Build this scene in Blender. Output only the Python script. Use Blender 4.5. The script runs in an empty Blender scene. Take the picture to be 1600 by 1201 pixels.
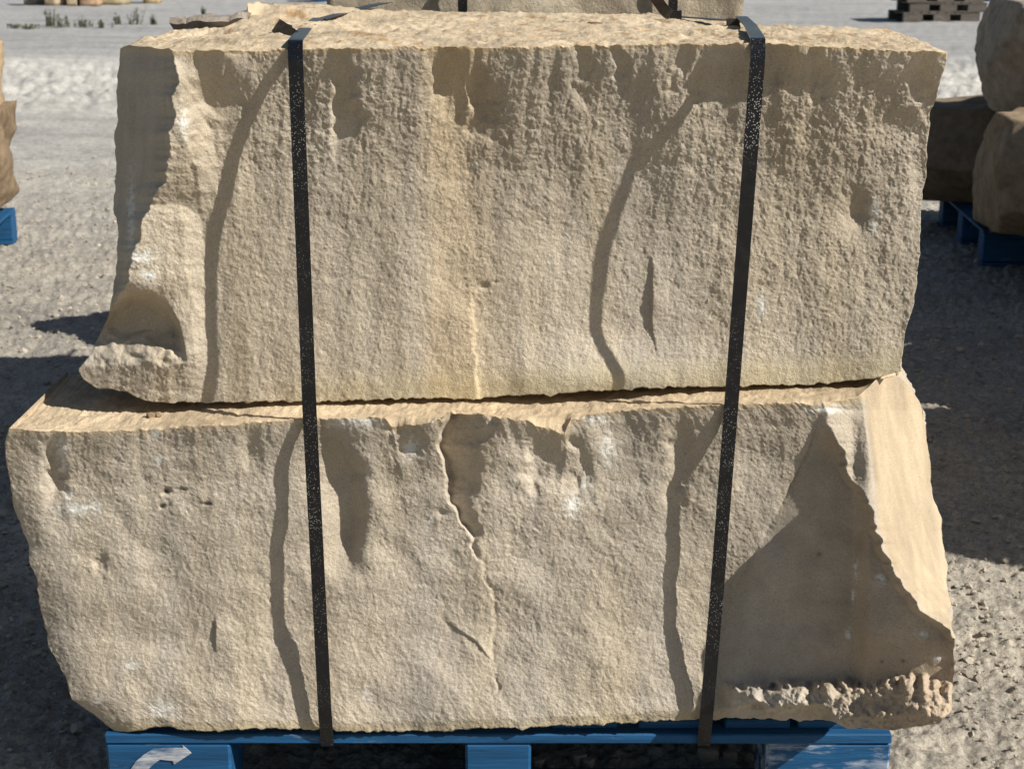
import bpy, bmesh, math, random
import numpy as np
from mathutils import Vector, noise as mnoise

random.seed(7)
S = bpy.context.scene
COL = S.collection

# ------------------------------------------------------------------ camera
F, H, HORIZON = 2400.0, 1.30, -100.0
PITCH = math.atan((600.5 - HORIZON) / F)
cd = bpy.data.cameras.new('camera')
cam = bpy.data.objects.new('camera', cd); COL.objects.link(cam)
cam.location = (0, 0, H)
cam.rotation_euler = (math.pi / 2 - PITCH, 0, 0)
cd.sensor_width = 36.0
cd.lens = 36.0 * F / 1600.0
cd.clip_start = 0.05
cd.clip_end = 2000
cd.dof.use_dof = True
cd.dof.focus_distance = 2.2
cd.dof.aperture_fstop = 14.0
S.camera = cam

# ------------------------------------------------------------------ light
SUN_EL, SUN_A = math.radians(40), math.radians(27)     # A: how far the sun stands in front of the +X axis
w = bpy.data.worlds.new('World'); S.world = w; w.use_nodes = True
nt = w.node_tree
sky = nt.nodes.new('ShaderNodeTexSky'); sky.sky_type = 'NISHITA'; sky.sun_disc = False
sky.sun_elevation = SUN_EL; sky.sun_rotation = math.pi / 2 + SUN_A
bg = nt.nodes['Background']; bg.inputs[1].default_value = 0.050
nt.links.new(sky.outputs[0], bg.inputs[0])
sd = bpy.data.lights.new('sun', 'SUN'); sd.energy = 4.8; sd.angle = math.radians(0.5); sd.color = (1, 0.96, 0.90)
sun = bpy.data.objects.new('sun', sd); COL.objects.link(sun)
SD = Vector((-math.cos(SUN_EL) * math.cos(SUN_A), math.cos(SUN_EL) * math.sin(SUN_A), -math.sin(SUN_EL)))
sun.rotation_euler = SD.to_track_quat('-Z', 'Y').to_euler()
sun.location = (6, -3, 8)
vs = S.view_settings
vs.view_transform = 'Standard'; vs.look = 'None'; vs.gamma = 1; vs.use_curve_mapping = False
vs.exposure = 0.55

# ------------------------------------------------------------------ helpers
CP, SP = math.cos(PITCH), math.sin(PITCH)
def unproj(px, py, Y):
    """photo pixel -> world point at distance Y in front of the camera (numpy ok)"""
    a = (np.asarray(px, float) - 800.0) / F
    b = (600.5 - np.asarray(py, float)) / F
    dy = CP + b * SP
    dz = -SP + b * CP
    return a * Y / dy, np.asarray(Y, float) + 0 * a, H + dz * Y / dy
def tand(py):
    b = (600.5 - np.asarray(py, float)) / F
    return -(-SP + b * CP) / (CP + b * SP)
def P(px, py, Y):
    x, y, z = unproj(px, py, Y)
    return Vector((float(x), float(y), float(z)))
def ground_pt(px, py, z=0.0):
    Y = (H - z) / float(tand(py))
    return P(px, py, Y)

def link(o, parent=None):
    COL.objects.link(o)
    if parent is not None: o.parent = parent
    return o
def tag(o, label=None, cat=None, group=None, kind=None):
    if label: o['label'] = label
    if cat: o['category'] = cat
    if group: o['group'] = group
    if kind: o['kind'] = kind
    return o
def empty(name, loc, rz=0.0):
    o = bpy.data.objects.new(name, None); o.location = loc; o.rotation_euler = (0, 0, rz)
    o.empty_display_size = 0.1
    return link(o)
def mesh_np(name, V, Q, mat, parent=None, tint=None, smooth=True, sharp=None):
    V = np.ascontiguousarray(V, np.float32).reshape(-1, 3)
    Q = np.ascontiguousarray(Q, np.int32)
    k = Q.shape[1]
    me = bpy.data.meshes.new(name)
    me.vertices.add(len(V)); me.vertices.foreach_set('co', V.ravel())
    me.loops.add(Q.size); me.loops.foreach_set('vertex_index', Q.ravel())
    me.polygons.add(len(Q))
    me.polygons.foreach_set('loop_start', np.arange(0, Q.size, k, dtype=np.int32))
    me.polygons.foreach_set('loop_total', np.full(len(Q), k, np.int32))
    me.polygons.foreach_set('use_smooth', np.full(len(Q), smooth, bool))
    me.update(calc_edges=True); me.validate()
    if tint is not None:
        at = me.attributes.new('tint', 'FLOAT_COLOR', 'POINT')
        c = np.ones((len(V), 4), np.float32); c[:, :3] = tint
        at.data.foreach_set('color', c.ravel())
    me.materials.append(mat)
    o = bpy.data.objects.new(name, me)
    return link(o, parent)
def mesh_bm(name, bm, mat, parent=None, smooth=False):
    me = bpy.data.meshes.new(name); bm.normal_update(); bm.to_mesh(me); bm.free()
    me.materials.append(mat)
    for p in me.polygons: p.use_smooth = smooth
    return link(bpy.data.objects.new(name, me), parent)
def box_mesh(name, sx, sy, sz, mat, bev=0.003, jit=0.0):
    bm = bmesh.new(); bmesh.ops.create_cube(bm, size=1)
    for v in bm.verts:
        v.co = Vector((v.co.x * sx, v.co.y * sy, v.co.z * sz)) + Vector([random.uniform(-jit, jit) for _ in range(3)])
    if bev: bmesh.ops.bevel(bm, geom=bm.edges[:], offset=bev, segments=1, affect='EDGES')
    me = bpy.data.meshes.new(name); bm.to_mesh(me); bm.free(); me.materials.append(mat)
    return me
def put(name, me, loc, parent=None, rz=0.0):
    o = bpy.data.objects.new(name, me); o.location = loc; o.rotation_euler = (0, 0, rz)
    return link(o, parent)

# noise tiles (periodic, band limited)
RNG = np.random.default_rng(11)
class Tile:
    def __init__(s, n, period, wl_min, wl_max, beta=1.5):
        k = np.fft.fftfreq(n, d=period / n)
        kx, ky = np.meshgrid(k, k)
        r = np.hypot(kx, ky); r[0, 0] = 1e9
        amp = r ** (-beta) * np.exp(-(r * wl_min) ** 2 * 0.5) * (1 - np.exp(-(r * wl_max) ** 2 * 0.7))
        z = np.fft.ifft2(np.fft.fft2(RNG.standard_normal((n, n))) * amp).real
        s.a = (z / z.std()).astype(np.float32); s.n = n; s.s = n / period
    def __call__(s, x, y):
        n = s.n
        u = np.asarray(x) * s.s; v = np.asarray(y) * s.s
        iu = np.floor(u).astype(int); iv = np.floor(v).astype(int)
        fu = u - iu; fv = v - iv
        a = s.a
        i0 = iu % n; i1 = (iu + 1) % n; j0 = iv % n; j1 = (iv + 1) % n
        return (a[j0, i0] * (1 - fu) + a[j0, i1] * fu) * (1 - fv) + (a[j1, i0] * (1 - fu) + a[j1, i1] * fu) * fv
T_fine = Tile(2048, 2048, 2.2, 12, 1.0)
T_mid = Tile(2048, 2048, 5, 34, 1.6)
T_chip = Tile(1024, 2048, 9, 60, 1.8)
T_sh = Tile(2048, 2048, 2.0, 22, 1.3)
T_big = Tile(512, 2048, 40, 400, 1.8)

def ss(a, b, x):
    t = np.clip((np.asarray(x, float) - a) / (b - a), 0, 1)
    return t * t * (3 - 2 * t)
def crv(pts, key, out):
    pts = sorted(pts, key=lambda p: p[key])
    xs = [p[key] for p in pts]; ys = [p[out] for p in pts]
    return lambda q: np.interp(q, xs, ys)
def xof(*pts): return crv(pts, 1, 0)      # x as a function of y
def yof(*pts): return crv(pts, 0, 1)      # y as a function of x
def win(x, a, b, s): return ss(a - s, a + s, x) * (1 - ss(b - s, b + s, x))
def gau(x, y, cx, cy, sx, sy): return np.exp(-((x - cx) / sx) ** 2 - ((y - cy) / sy) ** 2)

# ------------------------------------------------------------------ materials
def newmat(name):
    m = bpy.data.materials.new(name); m.use_nodes = True
    return m, m.node_tree, m.node_tree.nodes['Principled BSDF']
def N(t, typ, **kw):
    n = t.nodes.new(typ)
    for k, v in kw.items(): setattr(n, k, v)
    return n
def noise_node(t, vec, scale, detail=4, rough=0.55):
    n = N(t, 'ShaderNodeTexNoise'); n.inputs['Scale'].default_value = scale
    n.inputs['Detail'].default_value = detail; n.inputs['Roughness'].default_value = rough
    if vec is not None: t.links.new(vec, n.inputs['Vector'])
    return n
def mapping(t, src, scale):
    m = N(t, 'ShaderNodeMapping'); m.inputs['Scale'].default_value = scale
    t.links.new(src, m.inputs['Vector']); return m.outputs[0]
def ramp(t, fac, stops):
    r = N(t, 'ShaderNodeValToRGB'); e = r.color_ramp.elements
    e[0].position, e[0].color = stops[0][0], (*stops[0][1], 1)
    e[1].position, e[1].color = stops[-1][0], (*stops[-1][1], 1)
    for p, c in stops[1:-1]:
        q = e.new(p); q.color = (*c, 1)
    t.links.new(fac, r.inputs[0]); return r.outputs[0]
def mixc(t, a, b, fac, mode='MIX'):
    m = N(t, 'ShaderNodeMix', data_type='RGBA', blend_type=mode)
    for sock, v in ((m.inputs[6], a), (m.inputs[7], b), (m.inputs[0], fac)):
        if hasattr(v, 'node'): t.links.new(v, sock)
        elif isinstance(v, (int, float)): sock.default_value = v
        else: sock.default_value = (*v, 1)
    return m.outputs[2]
def bump(t, bsdf, h, strength, dist, prev=None):
    b = N(t, 'ShaderNodeBump'); b.inputs['Strength'].default_value = strength
    b.inputs['Distance'].default_value = dist; t.links.new(h, b.inputs['Height'])
    if prev is not None: t.links.new(prev, b.inputs['Normal'])
    t.links.new(b.outputs[0], bsdf.inputs['Normal']); return b.outputs[0]

def stone_mat(name, c0, c1, c2, use_tint=True, bs=0.5):
    m, t, b = newmat(name)
    tc = N(t, 'ShaderNodeTexCoord').outputs['Object']
    n1 = noise_node(t, tc, 3.2, 6, 0.6)
    col = ramp(t, n1.outputs[0], [(0.3, c0), (0.52, c1), (0.72, c2)])
    streak = noise_node(t, mapping(t, tc, (26, 26, 2.2)), 1.0, 3, 0.5)
    col = mixc(t, col, ramp(t, streak.outputs[0], [(0.3, (0.9, 0.89, 0.88)), (0.7, (1.06, 1.05, 1.03))]), 1.0, 'MULTIPLY')
    gr = noise_node(t, tc, 420, 4, 0.7)
    col = mixc(t, col, ramp(t, gr.outputs[0], [(0.3, (0.74, 0.72, 0.70)), (0.5, (1, 1, 1)), (0.72, (1.15, 1.14, 1.12))]), 1.0, 'MULTIPLY')
    mid = noise_node(t, tc, 22, 5, 0.65)
    k = 0.3 if bs > 0.7 else 0.09
    col = mixc(t, col, ramp(t, mid.outputs[0], [(0.32, (1 - k, 1 - k * 1.05, 1 - k * 1.1)), (0.68, (1 + k * .6, 1 + k * .6, 1 + k * .6))]), 1.0, 'MULTIPLY')
    if use_tint:
        at = N(t, 'ShaderNodeAttribute', attribute_name='tint')
        col = mixc(t, col, at.outputs['Color'], 1.0, 'MULTIPLY')
    t.links.new(col, b.inputs['Base Color'])
    b.inputs['Roughness'].default_value = 0.92
    b.inputs['Specular IOR Level'].default_value = 0.2
    h1 = noise_node(t, tc, 150, 5, 0.65)
    p = bump(t, b, h1.outputs[0], bs, 0.004)
    bump(t, b, gr.outputs[0], min(1, bs * 1.5), 0.0016, p)
    return m
M_STONE = stone_mat('tan_sandstone', (0.39, 0.337, 0.262), (0.43, 0.377, 0.299), (0.46, 0.41, 0.332))
M_STONE2 = stone_mat('brown_sandstone', (0.25, 0.20, 0.145), (0.35, 0.29, 0.215), (0.43, 0.365, 0.28), True, 0.9)

def ground_mat():
    m, t, b = newmat('crushed_stone_ground')
    tc = N(t, 'ShaderNodeTexCoord').outputs['Object']
    sep = N(t, 'ShaderNodeSeparateXYZ'); t.links.new(tc, sep.inputs[0])
    wob = noise_node(t, mapping(t, tc, (0.10, 0.5, 1)), 1.0, 3, 0.5)
    ma = N(t, 'ShaderNodeMath', operation='MULTIPLY_ADD'); t.links.new(wob.outputs[0], ma.inputs[0])
    ma.inputs[1].default_value = 5.0; t.links.new(sep.outputs[1], ma.inputs[2])
    dv = N(t, 'ShaderNodeMath', operation='DIVIDE'); t.links.new(ma.outputs[0], dv.inputs[0]); dv.inputs[1].default_value = 45.0
    # bands of dust and gravel laid down by traffic, by distance across the yard
    col = ramp(t, dv.outputs[0], [(0.08, (0.385, 0.345, 0.28)), (0.18, (0.345, 0.315, 0.262)), (0.215, (0.38, 0.352, 0.30)),
                                  (0.28, (0.385, 0.37, 0.335)), (0.40, (0.53, 0.51, 0.46)), (0.45, (0.335, 0.33, 0.315)),
                                  (0.60, (0.325, 0.322, 0.31)), (0.9, (0.345, 0.34, 0.33))])
    n2 = noise_node(t, mapping(t, tc, (0.5, 2.2, 1)), 1.0, 6, 0.65)
    col = mixc(t, col, ramp(t, n2.outputs[0], [(0.3, (0.76, 0.76, 0.77)), (0.5, (1, 1, 1)), (0.7, (1.18, 1.17, 1.14))]), 1.0, 'MULTIPLY')
    vo = N(t, 'ShaderNodeTexVoronoi'); vo.inputs['Scale'].default_value = 120; t.links.new(tc, vo.inputs['Vector'])
    hs = N(t, 'ShaderNodeSeparateColor'); t.links.new(vo.outputs['Color'], hs.inputs[0])
    col = mixc(t, col, ramp(t, hs.outputs[0], [(0.0, (0.72, 0.73, 0.75)), (0.5, (1, 1, 1)), (1, (1.15, 1.13, 1.1))]), 1.0, 'MULTIPLY')
    v2 = N(t, 'ShaderNodeTexVoronoi'); v2.inputs['Scale'].default_value = 34; t.links.new(tc, v2.inputs['Vector'])
    h2 = N(t, 'ShaderNodeSeparateColor'); t.links.new(v2.outputs['Color'], h2.inputs[0])
    col = mixc(t, col, ramp(t, h2.outputs[1], [(0.0, (0.78, 0.78, 0.79)), (0.25, (0.97, 0.97, 0.97)), (0.8, (1.0, 1.0, 1.0)), (1, (1.2, 1.19, 1.17))]), 1.0, 'MULTIPLY')
    gr = noise_node(t, tc, 260, 4, 0.7)
    col = mixc(t, col, ramp(t, gr.outputs[0], [(0.3, (0.7, 0.7, 0.7)), (0.55, (1, 1, 1)), (0.75, (1.15, 1.15, 1.15))]), 1.0, 'MULTIPLY')
    t.links.new(col, b.inputs['Base Color']); b.inputs['Roughness'].default_value = 0.95
    b.inputs['Specular IOR Level'].default_value = 0.15
    h = noise_node(t, tc, 85, 6, 0.72)
    p = bump(t, b, h.outputs[0], 0.7, 0.010)
    p = bump(t, b, vo.outputs['Distance'], 0.25, 0.005, p)
    bump(t, b, gr.outputs[0], 0.5, 0.003, p)
    return m
M_GROUND = ground_mat()

def strap_mat():
    m, t, b = newmat('black_plastic_strap')
    tc = N(t, 'ShaderNodeTexCoord').outputs['Object']
    vo = N(t, 'ShaderNodeTexVoronoi'); vo.inputs['Scale'].default_value = 360; vo.inputs['Randomness'].default_value = 0.95
    t.links.new(tc, vo.inputs['Vector'])
    big = noise_node(t, tc, 9, 3, 0.6)
    th = N(t, 'ShaderNodeMath', operation='MULTIPLY_ADD'); t.links.new(big.outputs[0], th.inputs[0])
    th.inputs[1].default_value = 0.85; th.inputs[2].default_value = -0.28
    lt = N(t, 'ShaderNodeMath', operation='LESS_THAN'); t.links.new(vo.outputs['Distance'], lt.inputs[0]); t.links.new(th.outputs[0], lt.inputs[1])
    d2 = noise_node(t, tc, 60, 4, 0.6)
    dust = ramp(t, d2.outputs[0], [(0.5, (0.004, 0.0045, 0.006)), (0.85, (0.016, 0.015, 0.013))])
    col = mixc(t, dust, (0.30, 0.29, 0.265), lt.outputs[0])
    t.links.new(col, b.inputs['Base Color'])
    b.inputs['Roughness'].default_value = 0.28
    b.inputs['Specular IOR Level'].default_value = 0.4
    bump(t, b, vo.outputs['Distance'], 0.15, 0.001)
    return m
M_STRAP = strap_mat()
def simple_mat(name, col, rough=0.8, var=0.25, scale=30, spec=0.3):
    m, t, b = newmat(name)
    tc = N(t, 'ShaderNodeTexCoord').outputs['Object']
    n = noise_node(t, tc, scale, 5, 0.6)
    lo = tuple(c * (1 - var) for c in col); hi = tuple(c * (1 + var) for c in col)
    t.links.new(ramp(t, n.outputs[0], [(0.3, lo), (0.7, hi)]), b.inputs['Base Color'])
    b.inputs['Roughness'].default_value = rough; b.inputs['Specular IOR Level'].default_value = spec
    bump(t, b, n.outputs[0], 0.3, 0.002)
    return m
def wood_paint(name, paint, bare, wear, sc=(5, 60, 60)):
    m, t, b = newmat(name)
    tc = N(t, 'ShaderNodeTexCoord').outputs['Object']
    oi = N(t, 'ShaderNodeObjectInfo')
    off = N(t, 'ShaderNodeVectorMath', operation='ADD'); t.links.new(tc, off.inputs[0])
    cx = N(t, 'ShaderNodeCombineXYZ')
    mr = N(t, 'ShaderNodeMath', operation='MULTIPLY'); mr.inputs[1].default_value = 37.0; t.links.new(oi.outputs['Random'], mr.inputs[0])
    for i in range(3): t.links.new(mr.outputs[0], cx.inputs[i])
    t.links.new(cx.outputs[0], off.inputs[1])
    gn = noise_node(t, mapping(t, off.outputs[0], sc), 1.0, 5, 0.65)
    pat = noise_node(t, mapping(t, off.outputs[0], (sc[0] * 1.3, sc[1] * .45, sc[2] * .45)), 1.0, 5, 0.7)
    base = ramp(t, gn.outputs[0], [(0.3, tuple(c * 0.7 for c in paint)), (0.7, tuple(c * 1.45 for c in paint))])
    msk = ramp(t, pat.outputs[0], [(1 - wear - 0.03, (0, 0, 0)), (1 - wear + 0.12, (1, 1, 1))])
    col = mixc(t, base, bare, msk)
    t.links.new(col, b.inputs['Base Color'])
    b.inputs['Roughness'].default_value = 0.65; b.inputs['Specular IOR Level'].default_value = 0.3
    bump(t, b, gn.outputs[0], 0.9, 0.003)
    return m
M_BLUE = wood_paint('blue_painted_wood', (0.007, 0.060, 0.145), (0.16, 0.22, 0.28), 0.36)
M_BLUEWORN = wood_paint('scuffed_blue_painted_wood', (0.007, 0.062, 0.15), (0.34, 0.38, 0.43), 0.49)
M_WOOD = wood_paint('weathered_grey_wood', (0.10, 0.085, 0.07), (0.2, 0.18, 0.15), 0.4)
M_WHITE = wood_paint('worn_white_paint', (0.34, 0.35, 0.37), (0.07, 0.13, 0.21), 0.49, (8, 90, 90))
M_WEED = simple_mat('dry_weed', (0.10, 0.11, 0.055), 0.9, 0.3, 60)
M_TAIL = simple_mat('dusty_strap_end', (0.030, 0.022, 0.016), 0.7, 0.4, 120)

# ------------------------------------------------------------------ ground
TG1 = Tile(1024, 4.0, 0.012, 0.08, 1.2)
TG2 = Tile(1024, 13.7, 0.05, 0.6, 1.6)
TG3 = Tile(512, 61.0, 0.5, 8.0, 2.0)
def ground_h(x, y):
    near = 1 - ss(5, 12, y)
    ruff = win(y, 12.3, 17.0, 1.2)
    return (0.0030 * TG1(x, y) * near + 0.004 * TG2(x, y) + 0.014 * ruff * TG2(x * 1.4 + 3, y * .8)
            + 0.012 * TG3(x, y) * ss(5, 14, np.hypot(x, y)) + 0.004 * TG1(x * .7, y * .7) * win(y, 5.0, 8.0, .6))
def build_ground():
    pys = np.concatenate([np.arange(1330, 0, -2.7), np.linspace(0, -95, 20)])
    D = H / tand(pys)
    D = np.concatenate([[-60, -20, -8, -3, 0, 0.8, 1.3, 1.6], D, ])
    D = np.concatenate([D, [D[-1] * 1.6]])
    a = np.arange(-160, 1760, 3.4)
    a = np.concatenate([[-9000, -5000, -3000, -1800, -1100, -700, -450, -280], a, [1900, 2100, 2400, 2800, 3500, 4600, 6500, 10500]])
    tx = (a - 800) / F
    DD, TX = np.meshgrid(D, tx, indexing='ij')
    X = TX * np.maximum(np.abs(DD), 3.0 + 0 * DD) * 1.06
    X = np.where(DD < 3, TX * (3.0 * 1.06) * np.where(DD < 0, 4, 1.0), X)
    X = np.where((DD >= 1.5) & (DD < 3), TX * (1.06 * DD + (3 - DD) * .5), X)
    Z = ground_h(X, DD)
    V = np.stack([X, DD, Z], -1).reshape(-1, 3)
    n, m = X.shape
    i = np.arange(n - 1)[:, None] * m + np.arange(m - 1)[None, :]
    Q = np.stack([i, i + 1, i + m + 1, i + m], -1).reshape(-1, 4)
    o = mesh_np('ground', V, Q, M_GROUND)
    o['kind'] = 'structure'
build_ground()

def build_gravel():
    # loose stones, thicker near the camera
    bm = bmesh.new(); bmesh.ops.create_icosphere(bm, subdivisions=1, radius=1)
    bv = np.array([v.co[:] for v in bm.verts]); bf = np.array([[v.index for v in f.verts] for f in bm.faces]); bm.free()
    n = 20000
    r = RNG
    y = np.concatenate([r.uniform(2.0, 4.2, int(n * .5)), r.uniform(4.2, 9.5, int(n * .5))])
    x = r.uniform(-.42, .42, len(y)) * y * 1.03
    x = x + np.where(y < 4.2, 0, 0)
    s = np.exp(r.normal(math.log(.0030), .5, len(y))) * np.where(y > 4.2, 1.5, 1.0)
    s = np.clip(s, .0016, .015)
    keep = ~((np.abs(x) < .74) & (y < 3.1) & (y > 2.0))
    x, y, s = x[keep], y[keep], s[keep]
    k = len(x)
    sc = r.uniform(.6, 1.3, (k, 1, 3)) * np.array([1, 1, .75])
    jit = 1 + r.uniform(-.28, .28, (k, len(bv), 1))
    V = bv[None] * jit * sc * s[:, None, None]
    th = r.uniform(0, 6.28, k)
    c, sn = np.cos(th)[:, None], np.sin(th)[:, None]
    V = np.stack([V[..., 0] * c - V[..., 1] * sn, V[..., 0] * sn + V[..., 1] * c, V[..., 2]], -1)
    V[..., 0] += x[:, None]; V[..., 1] += y[:, None]; V[..., 2] += (ground_h(x, y) + s * .25)[:, None]
    Fc = (bf[None] + (np.arange(k) * len(bv))[:, None, None]).reshape(-1, 3)
    g = r.uniform(.72, 1.12, (k, 1)) * np.array([[1, .97, .92]])
    tint = np.repeat(g, len(bv), 0)
    o = mesh_np('gravel', V.reshape(-1, 3), Fc, M_PEBBLE, None, tint, smooth=False)
    tag(o, 'loose pale gravel scattered over the dusty yard ground', 'gravel', kind='stuff')
M_PEBBLE = stone_mat('gravel_stone', (0.34, 0.31, 0.26), (0.40, 0.37, 0.32), (0.46, 0.43, 0.38))
build_gravel()

# ------------------------------------------------------------------ the two big blocks
def build_block(name, Tc, Bc, Lc, Rc, gfun, Y0, back, nu, nv, nt, tintf, toph, bottom_y, edge_seed, spow=1.0):
    L, R, T, B = xof(*Lc), xof(*Rc), yof(*Tc), yof(*Bc)
    u = np.linspace(0, 1, nu + 1)[None, :]; v = np.linspace(0, 1, nv + 1)[:, None]
    yl = Lc[0][1] + (Lc[-1][1] - Lc[0][1]) * v; yr = Rc[0][1] + (Rc[-1][1] - Rc[0][1]) * v
    lx = L(yl) + (.35 * T_mid(yl * 1.3 + edge_seed, 0 * yl + 50) + .8 * T_chip(yl * .7 + edge_seed, 0 * yl) + 2.2 * T_big(yl * 2.5 + edge_seed, 0 * yl)) * np.sin(np.pi * v) ** .3
    rx = R(yr) + (.35 * T_mid(yr * 1.3 + edge_seed, 0 * yr + 900) + .8 * T_chip(yr * .7 + edge_seed, 0 * yr + 77) + 2.2 * T_big(yr * 2.5 + edge_seed, 0 * yr + 77)) * np.sin(np.pi * v) ** .3
    px = lx + (rx - lx) * u
    xt = Lc[0][0] + (Rc[0][0] - Lc[0][0]) * u; xb = Lc[-1][0] + (Rc[-1][0] - Lc[-1][0]) * u
    wu = np.sin(np.pi * u) ** .3
    ty = T(xt) + (1.0 * T_mid(xt + edge_seed, 0 * xt + 300) + 1.0 * T_chip(xt + edge_seed, 0 * xt + 10)) * wu
    by = B(xb) + (0.9 * T_mid(xb + edge_seed, 0 * xb + 700) + 1.0 * T_chip(xb + edge_seed, 0 * xb + 444)) * wu
    py = ty + (by - ty) * v
    g, tv = gfun(px, py, v, u)
    fx, fy, fz = unproj(px, py, Y0 + g)
    FR = np.stack([fx, fy, fz], -1)
    s = np.linspace(0, 1, nt + 1) ** spow
    # back edge, world space
    bx, byy, bz = back(u[0], FR[0])
    BT = np.stack([bx, byy, bz], -1)                        # back top edge
    zb = bottom_y
    def smth(A, k):
        k = max(3, k) | 1; h = k // 2
        Q = np.concatenate([np.repeat(A[:1], h, 0), A, np.repeat(A[-1:], h, 0)])
        c = np.cumsum(np.concatenate([np.zeros((1, 3)), Q]), 0)
        o = (c[k:] - c[:-k]) / k
        w_ = np.minimum(1, np.minimum(np.arange(len(A)), np.arange(len(A))[::-1]) / (len(A) * .04))[:, None]
        return A + (o - A) * w_
    def side(fcol, top_back, seed):
        # (nv+1) x (nt+1)
        tt = v
        bcol = np.repeat(top_back[None], nv + 1, 0).copy()
        bcol[:, 2] = top_back[2] + (zb - top_back[2]) * v[:, 0]
        bcol[:, 1] += .02 * T_big(v[:, 0] * 500 + seed, 0 * v[:, 0])
        fs = smth(fcol, nv // 7)
        G = (fs[:, None] + (fcol - fs)[:, None] * np.exp(-50 * s)[None, :, None]) * (1 - s[None, :, None]) + bcol[:, None] * s[None, :, None]
        a = np.minimum(s, 1)[None, :]
        e = ss(0, .35, a) * (1 - ss(.9, 1, a))
        yy, zz = G[..., 1] * 1000, G[..., 2] * 1000
        G[..., 0] += e * (.008 * T_big(yy + seed, zz) + .0012 * T_mid(yy + seed, zz) + .002 * T_chip(yy, zz + seed)) * ss(0, .06, v + 0 * a)
        return G
    SL = side(FR[:, 0], BT[0], 100 + edge_seed); SR = side(FR[:, -1], BT[-1], 800 + edge_seed)
    fs = smth(FR[0], nu // 6); bs = smth(BT, nu // 12)
    ef, eb = np.exp(-80 * s)[:, None, None], np.exp(-26 * (1 - s))[:, None, None]
    TP = (fs[None] + (FR[0] - fs)[None] * ef) * (1 - s[:, None, None]) + (bs[None] + (BT - bs)[None] * eb) * s[:, None, None]
    TP[..., 2] += toph(TP[..., 0], TP[..., 1], s[:, None] + 0 * TP[..., 0], u + 0 * TP[..., 0])
    TP[:, 0] = SL[0]; TP[:, -1] = SR[0]
    nF = (nu + 1) * (nv + 1)
    verts = [FR.reshape(-1, 3)]; quads = []; tint = [tintf(px, py, v + 0 * px, None).reshape(-1, 3)]
    idF = np.arange(nF).reshape(nv + 1, nu + 1)
    def grid(idx, flip):
        a = idx[:-1, :-1]; b = idx[:-1, 1:]; c = idx[1:, 1:]; d = idx[1:, :-1]
        q = np.stack([a, d, c, b] if not flip else [a, b, c, d], -1).reshape(-1, 4)
        quads.append(q)
    grid(idF, False)
    base = nF
    # top: rows 1..nt new, row 0 = front row
    idT = np.empty((nt + 1, nu + 1), int); idT[0] = idF[0]
    idT[1:] = base + np.arange(nt * (nu + 1)).reshape(nt, nu + 1)
    verts.append(TP[1:].reshape(-1, 3)); base += nt * (nu + 1)
    tint.append(tintf(TP[1:, :, 0], TP[1:, :, 1], None, 'top').reshape(-1, 3))
    grid(idT, True)
    for G, colF, colT, flip in ((SL, idF[:, 0], idT[:, 0], True), (SR, idF[:, -1], idT[:, -1], False)):
        idS = np.empty((nv + 1, nt + 1), int)
        idS[:, 0] = colF; idS[0, :] = colT
        idS[1:, 1:] = base + np.arange(nv * nt).reshape(nv, nt)
        verts.append(G[1:, 1:].reshape(-1, 3)); base += nv * nt
        tint.append(np.ones((nv * nt, 3)))
        grid(idS, flip)
        if flip: bl = idS[:, -1]; ll = idS[-1, :]
        else: br = idS[:, -1]; rl = idS[-1, :]
    # bottom back row
    bb = BT.copy(); bb[:, 2] = zb
    ib = base + np.arange(nu - 1); verts.append(bb[1:-1]); tint.append(np.ones((nu - 1, 3))); base += nu - 1
    rowb = np.concatenate([[bl[-1]], ib, [br[-1]]])
    quads.append(np.stack([idF[-1, :-1], rowb[:-1], rowb[1:], idF[-1, 1:]], -1))
    quads.append(np.stack([idT[-1, :-1], idT[-1, 1:], rowb[1:], rowb[:-1]], -1))
    V = np.concatenate(verts); C = V.mean(0); C[2] = V[:, 2].min()
    o = mesh_np(name, V - C, np.concatenate(quads), M_STONE, None, np.concatenate(tint))
    o.location = C
    return o, FR

def rough(px, py):
    ch = T_chip(px * 1.25, py * 1.0)
    sh = -np.abs(T_sh(px * .9 + py * .2, py * .9 - px * .15 + 500)) - .7 * np.abs(T_sh(px * .6 + 900, py * .5 + 200))
    return (0.00030 * T_mid(px * 1.25 + py * .3, py * 1.0) + 0.00026 * sh + 0.00020 * T_fine(px, py) + 0.00022 * ch)

UP_T = [(188, 76), (200, 71), (240, 75), (280, 79), (350, 79), (460, 78), (560, 76), (680, 73), (760, 75), (900, 72), (1000, 70),
        (1150, 68), (1200, 69), (1300, 73), (1400, 79), (1480, 82)]
UP_B = [(122, 578), (130, 592), (150, 606), (200, 612), (214, 621), (240, 628), (300, 629), (400, 627), (500, 627), (600, 624), (740, 622),
        (860, 615), (1000, 607), (1150, 603), (1250, 601), (1330, 596), (1370, 590), (1408, 580)]
UP_L = [(188, 76), (183, 120), (182, 180), (181, 240), (183, 300), (182, 400), (178, 440), (171, 480), (160, 520), (146, 552), (122, 578)]
UP_R = [(1480, 82), (1478, 110), (1466, 140), (1460, 165), (1452, 180), (1448, 260), (1440, 330), (1437, 400), (1430, 450), (1420, 500), (1412, 555), (1408, 580)]
ridge_u = xof((272, 78), (277, 130), (272, 180), (266, 230), (258, 270), (246, 300), (232, 335), (212, 380), (206, 430), (185, 470), (165, 500), (140, 545), (115, 580))
ridge_u2 = xof((276, 90), (288, 150), (298, 220), (312, 285), (318, 330))
ridge_u3 = xof((285, 300), (292, 400), (302, 480), (302, 540), (312, 610))
arc_u = yof((120, 545), (150, 512), (180, 476), (208, 455), (236, 456), (262, 474), (280, 505), (290, 545), (300, 620))
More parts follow.
